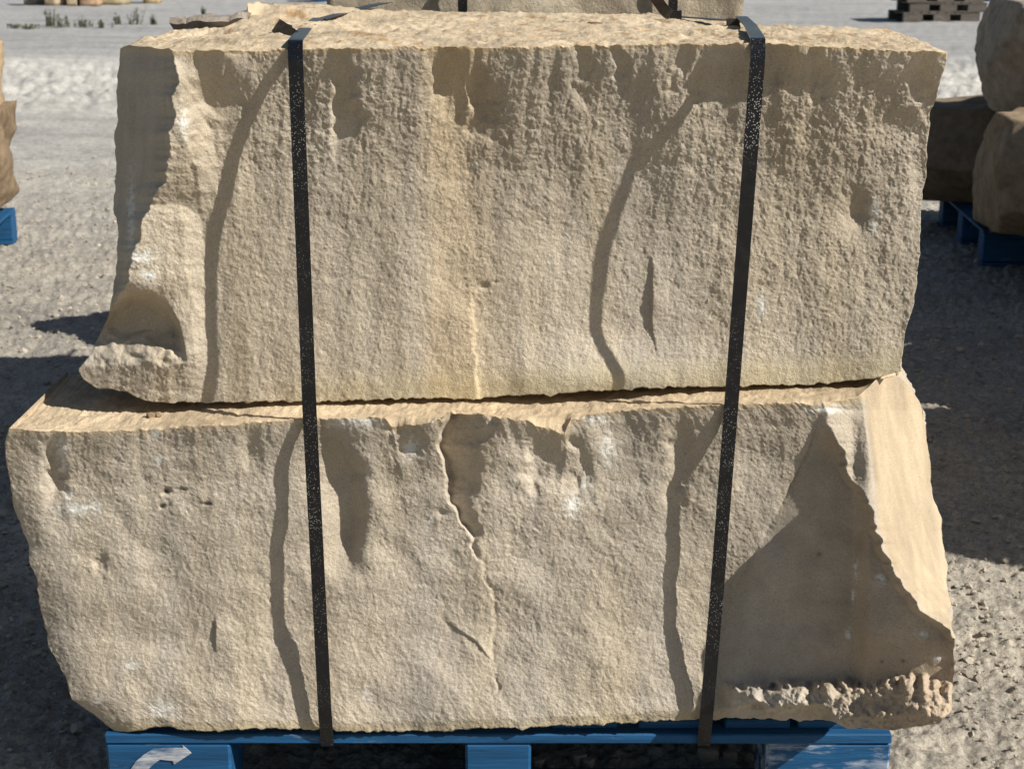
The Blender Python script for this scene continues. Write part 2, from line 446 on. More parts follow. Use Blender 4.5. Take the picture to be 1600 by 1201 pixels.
def g_upper(px, py, v, u):
    big = T_big(px, py)
    t = v + 0 * px
    slow = np.interp(t, [0, .05, .12, .22, .35, .5, .85, .95, 1], [0, .008, .021, .037, .052, .060, .063, .065, .068])
    fast = np.interp(t, [0, .04, .10, .16, .25, .35, .5, .85, .95, 1], [0, .012, .033, .047, .053, .057, .061, .063, .065, .068])
    M = np.zeros_like(px); tilt = np.zeros_like(px)
    for cx, wd, y1 in ((338, 40, 205), (540, 20, 225), (715, 36, 175), (752, 20, 215), (906, 15, 140), (962, 10, 135), (1062, 16, 120),
                       (1128, 44, 195), (1225, 36, 122), (1275, 18, 140), (1445, 24, 150)):
        q = px - cx - 7 * T_big(px * 1.5 + 31, py * 2) - 2.5 * T_chip(px * .8, py * .8)
        m = np.exp(-(np.abs(q) / wd) ** 4) * (1 - ss(y1 - 55, y1 + 35, py + 5 * T_chip(px * .8 + 99, py * .8) + 10 * T_big(px * 3, py * 3)))
        M = np.maximum(M, m)
        tilt = np.where(np.abs(q) < wd * 1.35, np.minimum(tilt, -.00020 * (q + wd) * m), tilt)
    g = slow + (fast - slow) * M + tilt
    # broad stepping back to the right of the middle
    g += .010 * ss(640, 730, px + 14 * T_big(px * .4, py * .4)) - .006 * ss(1150, 1330, px) + .0012 * big + .0015 * T_big(px * 1.7 + 400, py * .35)
    g += .020 * np.exp(-((px - 985) / 150) ** 2) * ss(180, 420, py) * (1 - 1.0 * ss(500, 605, py)) - .010 * ss(520, 605, py) * win(px, 800, 1200, 60)
    # left end: side face falling away from the ridge
    rx = ridge_u(py)
    rx = rx + (4 * T_chip(0 * px, py * .9) + 1.2 * T_mid(0 * px, py)) * np.exp(-np.abs(px - rx) / 16)
    d = rx - px
    upf = 1 - ss(440, 475, py)
    g += np.where(d > 0, d * .00095 * 2.3, 0) * upf
    g -= .022 * np.exp(-np.clip(-d, 0, None) / 55) * upf * ss(78, 130, py) * (d < 0)
    g -= .022 * np.exp(-np.clip(-d, 0, None) / 55) * upf * ss(78, 130, py) * (d >= 0)
    nz = 1.2 * T_mid(px * .5, py * .5) + 1.5 * T_chip(px * .5, py * .6)
    r2 = xof((274, 80), (276, 130), (280, 175), (290, 222), (297, 240), (305, 265), (315, 300), (318, 330))(py)
    w2 = np.interp(py, [85, 110, 210, 260, 300, 330], [4, 10, 46, 40, 24, 14])
    f2 = .55 * .00095 * (np.clip(px - r2 + nz, 0, w2) - w2)
    k2 = np.clip((py - 85) / 25, 0, 1) * np.clip((345 - py) / 45, 0, 1)
    r3 = xof((276, 290), (284, 340), (291, 400), (300, 480), (301, 540), (312, 610))(py)
    f3 = .42 * .00095 * (np.clip(px - r3 + nz, 0, 30) - 30)
    k3 = np.clip((py - 300) / 45, 0, 1) * np.clip((610 - py) / 60, 0, 1)
    g += np.minimum(f2 * k2, f3 * k3) * ss(-150, -60, px - np.minimum(r2, r3))
    # foot: smooth hollow with a rough lip under it
    da = py - arc_u(px)
    left = 1 - ss(270, 300, px)
    hol = ss(-4, 24, da) * (1 - np.clip((py + 3 * T_chip(px, py) - 516) / 52, 0, 1)) * left
    g += .042 * hol
    lip = ss(535, 560, py) * (1 - ss(285, 330, px))
    g += np.where(px < 200, (200 - px) * .00018, 0) * ss(440, 520, py)
    g -= .005 * lip
    # flake slit
    fx = xof((1020, 400), (1020, 470), (1019, 500), (1021, 520), (1027, 545))(py)
    dd = px - fx
    prof = np.interp(py, [400, 412, 440, 470, 500, 525, 545, 556], [0, .0025, .0055, .0085, .005, .0035, .0015, 0])
    g -= prof * ss(-3, 0, dd) * (1 - ss(0, 70, dd))
    g += .014 * gau(px, py, 1338, 335, 22, 34) + .006 * gau(px, py, 1440, 270, 16, 30) + .006 * gau(px, py, 1405, 200, 30, 26)
    g += .005 * gau(px, py, 755, 447, 9, 5) + .003 * gau(px, py, 773, 441, 6, 3) + .006 * gau(px, py, 1285, 152, 5, 5)
    # seam at 742
    sx = 742 + 4 * T_big(0 * px, py * 2) + 1 * T_chip(0 * px, py * 2)
    g += (.003 * ss(-3, 5, px - sx)) * (1 - ss(5, 80, px - sx)) * ss(440, 480, py)
    # chisel strip along the bottom edge
    strip = ss(.90, .945, t) * ss(480, 700, px)
    sm = 1 - .75 * hol * (1 - ss(535, 555, py)) - .55 * (d > 8) * upf - .5 * strip
    sm = sm * (1 + .18 * ss(1150, 1300, px) + .4 * lip)
    sm = sm * (1 - .7 * M) * (1 + .25 * ss(0, .2, t) * (1 - ss(.2, .5, t)))
    g += rough(np.where(d > 0, px - (1.6) * d, px), py) * np.clip(sm, .12, 2)
    return g, t

def dots(px, py, lst):
    m = np.zeros_like(px)
    n = T_mid(px * 1.3, py * 1.3) * .5 + T_fine(px, py) * .35
    for cx, cy, sx, sy in lst:
        m = np.maximum(m, gau(px, py, cx, cy, sx, sy) * ss(-.5, .9, n + .8 * gau(px, py, cx, cy, sx * .6, sy * .6)))
    return np.clip(m * 1.35, 0, 1)[..., None]
CH_U = [(746, 262, 8, 6), (1366, 335, 8, 26), (1190, 478, 7, 18), (222, 400, 22, 14), (232, 430, 14, 18), (285, 195, 10, 25), (205, 330, 7, 60), (1180, 250, 10, 8)]
OCHRE = np.array([1.10, 1.0, .80])
def tint_upper(px, py, v, top):
    if top:
        n = T_big(px * 1000, py * 900)[..., None]; c = T_chip(px * 900 + 40, py * 500)[..., None]
        f = T_mid(px * 700, py * 260)[..., None]
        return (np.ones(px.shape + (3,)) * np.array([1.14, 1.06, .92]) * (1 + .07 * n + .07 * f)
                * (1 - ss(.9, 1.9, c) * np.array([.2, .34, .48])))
    t = np.ones(px.shape + (3,))
    n = T_big(px * .8 + 50, py * .5)[..., None]
    n2_ = T_big(px * 2.2 + 950, py * .3 + 77)[..., None]
    t *= (1 + .05 * n) * (1 + .018 * n2_ * np.array([1.0, .55, -.5]))
    warm = (ss(640, 690, px) * (1 - ss(720, 800, px)))[..., None]
    t *= 1 + warm * np.array([.08, .02, -.09])
    strip = (ss(.89, .97, v) * ss(350, 600, px))[..., None]
    t *= 1 + strip * np.array([.03, .03, -.08])
    t *= 1 + ss(.02, 0, v)[..., None] * (OCHRE * 1.05 - 1)
    sx = 742 + 4 * T_big(0 * px, py * 2) + 1 * T_chip(0 * px, py * 2)
    seam = (np.exp(-((px - sx) / 3.5) ** 2) * ss(445, 480, py))[..., None]
    t = t * (1 - seam * .5) + seam * .5 * np.array([1.35, 1.28, 1.05])
    ed = (ss(1410, 1445, px - 0 * py) * 0)[..., None]
    m = dots(px, py, CH_U)
    return t * (1 - m) + m * np.array([1.5, 1.68, 1.95])

def back_upper(u, front):
    px = np.array(UP_T[0][0] + (UP_T[-1][0] - UP_T[0][0]) * u)
    # skyline in the photo: x of the back edge, its height in the picture and its real distance
    sx = np.interp(u, [0, .15, .151, .32, .33, .64, .76, .8, .92, 1], [268, 384, 386, 590, 600, 1050, 1170, 1200, 1392, 1396])
    sy = np.interp(sx, [268, 300, 384, 386, 400, 450, 485, 530, 590, 620, 900, 1050, 1100, 1170, 1200, 1340, 1392, 1396],
                   [49, 46, 40, 7, 4, 7, 4, 9, 15, 17, 21, 24, 31, 37, 40, 43, 48, 50])
    sy = sy + .8 * T_mid(sx, 0 * sx) + .8 * T_chip(sx * 1.2, 0 * sx)
    Y = np.interp(sx, [268, 384, 420, 600, 1050, 1170, 1396], [2.62, 2.74, 2.92, 3.02, 3.0, 2.85, 2.66])
    return unproj(sx, sy, Y)
def top_upper(x, y, s, u):
    wv = ss(0, .05, s) * (1 - ss(.9, 1, s))
    X, Yv = x * 1000, y * 1000
    h = .0005 * T_mid(X * .8, Yv * .35) + .0010 * T_chip(X * .8, Yv * .45) + .0020 * T_big(X * 1.2, Yv) + .0003 * T_fine(X, Yv * .5)
    # broken layer at the back left: a low scarp with cracks in front of it
    return h * wv - .010 * win(s, .60, .82, .06) * (1 - ss(.30, .36, u)) * (.4 + .6 * ss(.1, .2, u))

LO_T = [(15, 668), (60, 672), (120, 674), (200, 672), (250, 669), (340, 663), (470, 656), (560, 652), (600, 654), (612, 664), (650, 664), (690, 656),
        (699, 642), (712, 641), (730, 645), (760, 648), (812, 655), (850, 667), (882, 679), (892, 655), (940, 643), (1000, 640), (1072, 634), (1160, 632), (1241, 628),
        (1270, 632), (1300, 626), (1328, 622), (1346, 615), (1368, 593), (1405, 588)]
LO_B = [(178, 1141), (200, 1143), (235, 1137), (262, 1134), (290, 1140), (330, 1141), (420, 1137), (500, 1139), (560, 1143), (620, 1143), (740, 1138), (900, 1133),
        (1000, 1128), (1100, 1122), (1200, 1122), (1300, 1127), (1325, 1137), (1395, 1140), (1430, 1134), (1465, 1130), (1487, 1111)]
LO_L = [(15, 668), (10, 692), (12, 730), (20, 780), (30, 815), (44, 850), (46, 880), (57, 910), (64, 955), (76, 1005), (94, 1040), (104, 1058),
        (112, 1092), (150, 1115), (178, 1141)]
LO_R = [(1405, 588), (1422, 606), (1440, 642), (1452, 700), (1456, 750), (1468, 810), (1477, 860), (1483, 920), (1488, 958), (1491, 990), (1491, 1050), (1487, 1111)]
tri_l = xof((640, 1283)[::-1], (1283, 640), (1264, 700), (1214, 800), (1158, 900), (1135, 945), (1124, 1000), (1120, 1140)) if False else \
    xof((1283, 640), (1264, 700), (1214, 800), (1158, 900), (1135, 945), (1124, 1000), (1120, 1140))
ridge_l = xof((1285, 640), (1312, 690), (1322, 730), (1345, 770), (1364, 796), (1372, 830), (1388, 880), (1412, 920), (1442, 955), (1480, 984), (1497, 998), (1502, 1140))
edge_l = xof((1346, 612), (1352, 660), (1361, 720), (1367, 790), (1372, 830), (1388, 880), (1412, 920), (1442, 955), (1480, 984), (1497, 998), (1502, 1140))
def g_lower(px, py, v, u):
    big = T_big(px + 900, py + 333)
    t = v + 0 * px
    g = np.interp(t, [0, .02, .07, .18, .4, .7, .88, .97, 1], [0, .003, .011, .022, .028, .025, .011, .004, .006])
    g = g * (1 - ss(1330, 1360, px)) + .003 * big
    # left flank curving away
    yl = LO_L[0][1] + (LO_L[-1][1] - LO_L[0][1]) * v
    dl = px - xof(*LO_L)(yl)
    g += .012 * np.clip(1 - dl / 62, 0, 1) ** 2 * ss(.05, .3, t)
    # upright groove right of the left strap
    gx = xof((520, 670), (542, 740), (546, 860), (540, 930))(py) + 3 * T_big(px * .5, py * 2)
    d = px - gx
    gv = win(py, 690, 880, 45)
    g += .030 * gv * np.exp(-(np.where(d > 0, d / 19, d / 50)) ** 2)
    # broken step at 690 and the crack running down from it
    sx = xof((700, 640), (690, 700), (694, 765), (716, 810), (738, 850), (754, 890), (762, 960), (768, 1040))(py) + 5 * T_big(0 * px + 60, py * 2) + 1.2 * T_chip(px, py * 1.4)
    d = px - sx
    fade = 1 - ss(750, 872, py)
    wd_ = np.interp(py, [640, 690, 730, 790, 830, 870, 900], [80, 76, 54, 44, 26, 6, 0]) + 5 * T_chip(px * .5, py * .7)
    g += .00062 * np.clip(wd_ - d, 0, None) * ss(-2, 5, d)
    g -= .004 * fade * ss(40, 80, d) * (1 - ss(80, 260, d))
    g += (.0022 * ss(-3, 4, d) * np.exp(-np.clip(d, 0, None) / 16) - .0016 * ss(5, 12, d) * np.exp(-np.clip(d, 0, None) / 40)) * win(py, 850, 1030, 14)
    cy = yof((690, 968), (715, 985), (745, 1005), (768, 1035))(px)
    g -= .004 * ss(0, 5, cy - py) * np.exp(-np.clip(cy - py, 0, None) / 25) * win(px, 700, 762, 14)
    # chips and shallow hollows
    for cx, cyy, sxx, syy, a in ((85, 735, 15, 55, .016), (1062, 700, 16, 42, .010), (1055, 770, 12, 32, .008), (860, 720, 26, 36, .014), (905, 745, 18, 46, .012), (835, 745, 12, 32, .010),
                                 (640, 690, 22, 26, .012), (622, 668, 14, 9, .010), (258, 767, 6, 5, .012), (284, 764, 10, 2.5, .003), (257, 791, 5, 3, .006), (325, 787, 8, 2.5, .004),
                                 (155, 880, 8, 16, .006), (690, 800, 9, 6, .004), (390, 700, 16, 26, .008), (893, 690, 12, 10, .01)):
        g += a * gau(px, py, cx + 3 * T_chip(px, py), cyy, sxx, syy)
    fx = 337; dd = px - fx
    prof = np.interp(py, [958, 968, 985, 1005, 1018], [0, .003, .006, .003, 0])
    g -= prof * ss(-2, 0, dd) * (1 - ss(0, 50, dd))
    # the big smooth hollow on the right, its ridge and the sunlit end face
    tl = tri_l(py); rl = ridge_l(py)
    rl = rl + (4 * T_chip(0 * px, py * .8) + 1.6 * T_mid(0 * px, py)) * np.exp(-np.abs(px - rl) / 14); el = edge_l(py)
    m = np.clip(np.minimum(px, rl) - tl, 0, None)
    g -= m * .00095 * .53
    # shallow scoop just inside the ridge
    ins = np.clip(rl - px, 0, None)
    wdt = np.clip(rl - tl, 20, None)
    sc = np.clip(1 - ins / wdt, 0, 1) * (px < rl)
    g += .020 * ss(0, 14, ins) * np.exp(-ins / 60) * ss(660, 720, py) * (px > tl)
    fac = np.clip(np.minimum(px, el) - rl, 0, None)
    g += fac * .00095 * .35
    endf = np.clip(px - np.maximum(el, rl), 0, None)
    g += endf * .00095 * 3.0
    # rough lip along the bottom right
    lipy = 1068 + 2 * T_chip(px * .8, 0 * py) + 5 * T_big(px * 2, 0 * py)
    lip = ss(1122, 1168, px) * (1 - ss(1482, 1494, px))
    cut = win(px, 1110, 1292, 10) * ss(1096, 1114, py + 4 * T_chip(px, py))
    ly = py - lipy + 6 + 3.5 * T_chip(px * 1.2 + 400, py * 1.2)
    lz = (.45 * ss(0, 20, ly) + .55 * np.clip(ly / 58, 0, 1)) * lip
    g -= lz * (.060 + .00095 * .012 * np.clip(1495 - px, 0, 400)) * (1 - .8 * cut) - ss(0, .3, lz) * (1 - cut) * (.0006 * T_chip(px * 1.4 + 400, py * 1.4 + 90) + .0008 * np.abs(T_sh(px * .6, py * .6)))
    lr = 1.0; cut = 1 - cut
    tri = (px > tl) * (px < rl)
    sm = 1 - .78 * ss(0, 12, px - tl) * (1 - ss(0, .3, lz) * cut)
    lz = ss(0, .3, lz); sm = sm + .45 * lz * cut
    sm = np.where(px > np.maximum(rl, el), .6, sm)
    sm = np.where((px > rl) & (px < el), .8, sm)
    sm = sm * (1 - .6 * gv * np.exp(-(np.abs(d * 0 + px - gx) / 26) ** 4))
    g += rough(px + 311 + 2.2 * endf, py + 977) * sm
    return g, t
CH_L = [(95, 697, 15, 14), (97, 725, 9, 14), (108, 774, 9, 12), (120, 795, 28, 12), (146, 790, 12, 16), (243, 674, 8, 12), (247, 720, 6, 10), (255, 1108, 22, 14), (150, 1093, 8, 6),
        (205, 1040, 10, 10), (642, 700, 12, 20), (560, 660, 50, 8), (670, 655, 18, 8), (672, 813, 5, 8), (895, 790, 14, 18), (915, 760, 10, 16), (575, 1085, 10, 10), (1337, 890, 5, 16),
        (1333, 930, 3, 8), (1326, 990, 5, 8), (1375, 905, 8, 8), (1440, 990, 10, 6), (1465, 1028, 8, 4), (950, 700, 14, 30), (930, 655, 24, 8), (1290, 640, 30, 8)]
def tint_lower(px, py, v, top):
    if top:
        n = T_big(px * 1000 + 400, py * 900)[..., None]; f = T_mid(px * 700, py * 400)[..., None]
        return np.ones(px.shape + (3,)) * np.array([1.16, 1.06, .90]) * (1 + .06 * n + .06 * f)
    t = np.ones(px.shape + (3,))
    n = T_big(px * .8 + 650, py * .5 + 90)[..., None]
    n2_ = T_big(px * 2.2 + 150, py * .3 + 377)[..., None]
    t *= (1 + .05 * n) * (1 + .018 * n2_ * np.array([1.0, .55, -.5]))
    t *= 1 + ss(.025, 0, v)[..., None] * (np.array([1.14, 1.05, .88]) - 1)
    t *= 1 + (ss(.955, 1, v) * (1 - ss(1250, 1350, px)))[..., None] * np.array([.06, .02, -.12])
    endf = ss(0, 8, px - np.maximum(edge_l(py), ridge_l(py)))[..., None]
    st = T_chip(px * 1.6 - py * .25, py * .16)[..., None]
    t = t * (1 - endf) + endf * np.array([1.05, .975, .85]) * (1 + .05 * st)
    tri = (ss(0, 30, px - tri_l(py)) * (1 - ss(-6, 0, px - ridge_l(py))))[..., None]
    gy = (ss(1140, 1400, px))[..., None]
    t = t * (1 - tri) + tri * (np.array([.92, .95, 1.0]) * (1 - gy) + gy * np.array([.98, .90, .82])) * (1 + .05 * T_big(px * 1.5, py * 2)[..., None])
    ck = xof((754, 890), (762, 960), (768, 1040))(py) + 5 * T_big(0 * px + 60, py * 2) + 1.2 * T_chip(px, py * 1.4) + 3
    seam = (np.exp(-((px - ck) / 2.2) ** 2) * win(py, 860, 1020, 20))[..., None]
    t = t * (1 - seam * .4) + seam * .4 * np.array([1.35, 1.28, 1.05])
    m = dots(px, py, CH_L)
    t = t * (1 - m) + m * np.array([1.5, 1.68, 1.95])
    hole = np.zeros_like(px)
    for cx, cy, r in ((258, 767, 4), (257, 789, 4), (284, 765, 5), (326, 786, 5), (1378, 1033, 2), (1411, 1032, 2.5), (1280, 865, 3)):
        hole = np.maximum(hole, gau(px, py, cx, cy, r * 1.4, r))
    return t * (1 - .6 * hole[..., None])
def back_lower(u, front):
    xs = np.interp(u, [0, .05, .1, .9, 1], [-.705, -.655, -.61, .60, .655])
    Y = np.interp(u, [0, .05, .10, .16, .93, 1], [2.33, 2.38, 2.50, 2.88, 2.9, 2.62])
    zf = np.interp(u, [0, 1], [.640, .655])
    return xs, Y, zf + .004 * T_mid(u * 900, 0 * u)
def top_lower(x, y, s, u):
    wv = ss(0, .06, s)
    X, Yv = x * 1000, y * 1000
    h = .0006 * T_mid(X * .8, Yv * .6) + .0008 * T_chip(X * .8, Yv * .7) + .0003 * T_fine(X, Yv)
    return (h - .004) * wv - .010 * ss(.16, .3, s) * (.3 + .7 * ss(.15, .4, u))

upper, FRU = build_block('stone_block', UP_T, UP_B, UP_L, UP_R, g_upper, 2.095, back_upper, 800, 345, 110, tint_upper, top_upper, .640, 13, 1.4)
tag(upper, 'big tan split-faced stone block strapped on top of the wider one', 'stone block', 'blocks strapped on the near blue pallet')
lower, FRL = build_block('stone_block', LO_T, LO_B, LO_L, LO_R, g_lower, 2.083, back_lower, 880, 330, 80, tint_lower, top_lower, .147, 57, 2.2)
tag(lower, 'wider tan stone block on the near blue pallet, with bright smooth end face', 'stone block', 'blocks strapped on the near blue pallet')

# ------------------------------------------------------------------ pallets
PW, PD = 1.20, 1.00
_pm = {}
def pallet_meshes(kind, mat, worn):
    if kind in _pm: return _pm[kind]
    bw = (.19, .10) if kind == 'blue' else (.30, .26)
    _pm[kind] = dict(
        deck=[box_mesh('deck_board', w_, PD - .02, .014, mat, .002, .001) for w_ in (.14, .10)],
        stringer=box_mesh('stringer_board', PW, .10, .0165, mat, .002, .001),
        bl=[box_mesh('block', bw[0], .10, .0985, mat, .004, .001), box_mesh('block', bw[1], .10, .0985, mat, .004, .001),
            box_mesh('block', bw[0], .10, .0985, worn, .004, .001)],
        bottom=box_mesh('bottom_board', PW, .10, .018, mat, .002, .001))
    return _pm[kind]
def make_pallet(loc, rz, label, kind='blue', group='blue pallets in the yard', first=False):
    mat, worn = (M_BLUE, M_BLUEWORN) if kind == 'blue' else (M_WOOD, M_WOOD)
    pm = pallet_meshes(kind, mat, worn)
    t = empty('pallet', loc, rz); tag(t, label, 'pallet', group)
    # origin: middle of the front edge
    xs = np.linspace(-PW / 2 + .07, PW / 2 - .07, 9)
    for i, x in enumerate(xs):
        put('deck_board', pm['deck'][0 if i in (0, 8) else 1], (x, PD / 2 + .008, .140), t)
    for j, y in enumerate((.05, PD / 2, PD - .05)):
        put('stringer_board', pm['stringer'], (0, y, .12475), t)
        for i, x in enumerate((-PW / 2 + .095, 0, PW / 2 - .095) if kind == 'blue' else ((-.45, 0, .45), (-.30, 0, .30), (-.45, 0, .45))[j]):
            put('block', pm['bl'][(0, 1, 2)[i] if j == 0 else (0, 1, 0)[i]], (x, y + .001, .06725), t)
        put('bottom_board', pm['bottom'], (0, y, .009), t)
    return t
CX0 = -.021
near_pallet = make_pallet((CX0, 2.097, 0.0), 0, 'near blue pallet under the two strapped stone blocks, white arrow on its left block')
# white painted arrow on the front
def painted_arrow():
    pts = [(196, 1236), (204, 1201), (212, 1189), (225, 1178), (240, 1169), (262, 1168), (286, 1168), (285, 1163.5), (299, 1176), (272, 1193.5), (270, 1188),
           (250, 1186), (240, 1193), (232, 1201), (226, 1236)]
    bm = bmesh.new()
    vs_ = [bm.verts.new(P(x, y, 2.0955) - Vector((CX0, 2.097, 0))) for x, y in pts]
    f = bm.faces.new(vs_)
    r = bmesh.ops.extrude_face_region(bm, geom=[f])
    for e in r['geom']:
        if isinstance(e, bmesh.types.BMVert): e.co.y += .0012
    bmesh.ops.recalc_face_normals(bm, faces=bm.faces[:])
    o = mesh_bm('painted_arrow', bm, M_WHITE, near_pallet)
    o['label'] = 'white curved arrow painted on the pallet corner block'
painted_arrow()

# ------------------------------------------------------------------ straps
def ribbon(name, pts, width, thick, mat, parent, wdirs=None, sub=6, rad=0.012):
    """flat band along world points; pts: list of Vector; wdirs: width direction per point"""
    n = len(pts)
    wd = wdirs or [Vector((1, 0, 0))] * n
    # round the bends
    P2, W2 = [pts[0]], [wd[0]]
    for i in range(1, n - 1):
        a, b, c = pts[i - 1], pts[i], pts[i + 1]
        ra = min(rad, (b - a).length * .45); rc = min(rad, (c - b).length * .45)
        p0 = b + (a - b).normalized() * ra; p2 = b + (c - b).normalized() * rc
        for k in range(sub + 1):
            q = k / sub
            P2.append(p0 * (1 - q) ** 2 + b * 2 * q * (1 - q) + p2 * q * q)
            W2.append((wd[i - 1] * max(0, .5 - q) + wd[i] * 1.0 + wd[i + 1] * max(0, q - .5)).normalized())
    P2.append(pts[-1]); W2.append(wd[-1])
    bm = bmesh.new(); rows = []
    for i, p in enumerate(P2):
        tdir = (P2[min(i + 1, len(P2) - 1)] - P2[max(i - 1, 0)]).normalized()
        wv = (W2[i] - tdir * W2[i].dot(tdir)).normalized()
        nv = wv.cross(tdir).normalized()
        rows.append([bm.verts.new(p + wv * sx * width / 2 + nv * sy * thick / 2) for sx, sy in ((-1, -1), (1, -1), (1, 1), (-1, 1))])
    for a, b in zip(rows[:-1], rows[1:]):
        for k in range(4): bm.faces.new((a[k], a[(k + 1) % 4], b[(k + 1) % 4], b[k]))
    bm.faces.new(rows[0][::-1]); bm.faces.new(rows[-1])
    bmesh.ops.recalc_face_normals(bm, faces=bm.faces[:])
    return mesh_bm(name, bm, mat, parent)
def rel(pts, o): return [p - o for p in pts]
SW, STH = .0200, .0016
X1 = Vector((1, 0, 0))
# left strap
o = P(511, 1165, 2.0885); o.z = .1
sl = empty('packing_strap', o)
tag(sl, 'white-speckled black strap on the left, bent over the lump on the block top', 'strap', 'straps round the near blocks')
pl = [Vector((P(511, 1165, 2.4).x * .0 + o.x, 2.30, .113)), Vector((o.x, 2.0925, .1135)), Vector((o.x, 2.0925, .125)), P(507.5, 1110, 2.073), P(500, 960, 2.077), P(484, 650, 2.0775), P(461.5, 86, 2.087)]
pl += [P(461.5, 66, 2.099) + Vector((0, 0, .002)), P(479, 49, 2.45) + Vector((0, 0, .006)), P(498, 36, 2.72) + Vector((0, 0, .008))]
ribbon('band', rel(pl, o), SW, STH, M_STRAP, sl)
pl2 = [P(501, 37, 2.72) + Vector((0, 0, .007)), P(545, 18.5, 2.88), P(585, 8, 3.0), P(602, 5, 3.12)]
ribbon('band', rel(pl2, o), SW, STH, M_STRAP, sl)
ribbon('strap_seal', rel([P(499, 47, 2.705), P(499, 37, 2.705)], o), .008, .003, M_TAIL, sl)
tl_ = [P(463, 62, 2.30), P(455, 56, 2.31), P(438, 44, 2.33), P(431, 40, 2.335)]
ribbon('loose_tail', rel(tl_, o), .022, .002, M_TAIL, sl, [Vector((.5, .3, .8)).normalized()] * 4)
ribbon('loose_tail', rel([P(438, 43, 2.332), P(446, 40, 2.34), P(456, 43, 2.35)], o), .006, .002, M_TAIL, sl, [Vector((0, .3, .9))] * 3)
# right strap
o = P(1100, 1165, 2.0885); o.z = .1
sr = empty('packing_strap', o)
tag(sr, 'black strap on the right with a square folded end sticking up on the block top', 'strap', 'straps round the near blocks')
pr = [Vector((o.x, 2.30, .113)), Vector((o.x, 2.0925, .1135)), Vector((o.x, 2.0925, .125)), P(1104.5, 1110, 2.066), P(1118.5, 945, 2.074), P(1142, 640, 2.0775), P(1184.5, 84, 2.087)]
pr += [P(1184, 63, 2.10) + Vector((0, 0, .002)), P(1172, 45, 2.45) + Vector((0, 0, .005)), P(1158, 32, 2.72) + Vector((0, 0, .006))]
ribbon('band', rel(pr, o), SW, STH, M_STRAP, sr)
pr2 = [P(1158, 33, 2.72), P(1110, 30, 2.82), P(1062, 26.5, 2.9)]
ribbon('band', rel(pr2, o), SW * .9, STH, M_STRAP, sr, [Vector((.1, 1, 0))] * 3)
ribbon('strap_seal', rel([P(1145.5, 53, 2.66), P(1145.5, 29, 2.66)], o), .0225, .004, M_TAIL, sr)
ribbon('strap_seal', rel([P(1055.5, 30, 2.88), P(1055.5, 17, 2.88)], o), .022, .006, M_STRAP, sr)
ribbon('loose_tail', rel([P(1048, 24, 2.87), P(1040, 19, 2.87), P(1022, -6, 2.86)], o), .020, .0016, M_TAIL, sr)

# ------------------------------------------------------------------ rough background stones
def rough_block(name, loc, dims, seed, rz=0.0, mat=None, n=20, cuts=5, tint=(1, 1, 1), amp=.035, taper=0.0, rnd_=0.0):
    rnd = random.Random(seed)
    vid = {}; V = []; Fq = []
    def key(p): return tuple(int(round(c * 1000)) for c in p)
    lin = np.linspace(-1, 1, n + 1)
    for ax in range(3):
        for sg in (-1, 1):
            idx = np.empty((n + 1, n + 1), int)
            for i, a in enumerate(lin):
                for j, b in enumerate(lin):
                    p = [0, 0, 0]; p[ax] = sg; p[(ax + 1) % 3] = a; p[(ax + 2) % 3] = b
                    k = key(p)
                    if k not in vid: vid[k] = len(V); V.append(p)
                    idx[i, j] = vid[k]
            for i in range(n):
                for j in range(n):
                    q = [idx[i, j], idx[i + 1, j], idx[i + 1, j + 1], idx[i, j + 1]]
                    Fq.append(q if sg > 0 else q[::-1])
    V = np.array(V, float)
    half = np.array(dims) / 2
    if rnd_:
        V = V * (1 - rnd_) + V / np.linalg.norm(V, axis=1)[:, None] * 1.15 * rnd_
    # plane cuts chip the corners and edges
    for _ in range(cuts):
        nn = np.array([rnd.choice((-1, 1)) * rnd.uniform(.4, 1), rnd.choice((-1, 1)) * rnd.uniform(.4, 1), rnd.choice((-1, 1)) * rnd.uniform(.05, .7)])
        nn /= np.linalg.norm(nn)
        dmax = (np.abs(nn)).sum()
        d = dmax * rnd.uniform(.66, .88)
        ex = V @ nn - d
        V = np.where(ex[:, None] > 0, V - ex[:, None] * nn, V)
    W = V * half
    W[:, 0] *= 1 - taper * (V[:, 2] + 1) * .5
    off = Vector((rnd.uniform(0, 50), rnd.uniform(0, 50), rnd.uniform(0, 50)))
    out = np.empty_like(W)
    c = half * .55
    for i, p in enumerate(W):
        pv = Vector(p)
        q = pv - Vector(np.clip(p, -c, c))
        nd = q.normalized() if q.length > 1e-6 else pv.normalized()
        h = mnoise.fractal(pv * 3.0 + off, 1.0, 2.0, 3) * amp + mnoise.fractal(pv * 12 + off, .9, 2.0, 3) * amp * .35
        flat = 1.0 if p[2] > -half[2] * .98 else .1
        out[i] = np.array(pv + nd * h * flat)
    out[:, 2] -= out[:, 2].min()
    tn = np.array([[.85 + .3 * (mnoise.noise(Vector(p) * 2.5 + off) * .5 + .5)] * 3 for p in out]) * np.array(tint)
    o = mesh_np(name, out, np.array(Fq), mat or M_STONE2, None, tn)
    o.location = loc; o.rotation_euler = (0, 0, rz)
    return o
DECK = .147
def stack(x, y, rz, blocks, plabel, seed, ctr=(0, .5)):
    """a pallet whose front-middle is at x, y with blocks (dx, dy, dims, label, tint) piled on it"""
    c, s_ = math.cos(rz), math.sin(rz)
    make_pallet((x, y, 0), rz, plabel)
    for k, (dx, dy, z, dims, label, kw) in enumerate(blocks):
        o = rough_block('stone_block', (x + dx * c - dy * s_, y + dx * s_ + dy * c, z), dims, seed + k, rz, **kw)
        tag(o, label, 'stone block', 'stone blocks stacked about the yard')

GREY = (.92, .97, 1.05); BRN = (.62, .58, .54); TAN = (1.15, 1.12, 1.0)
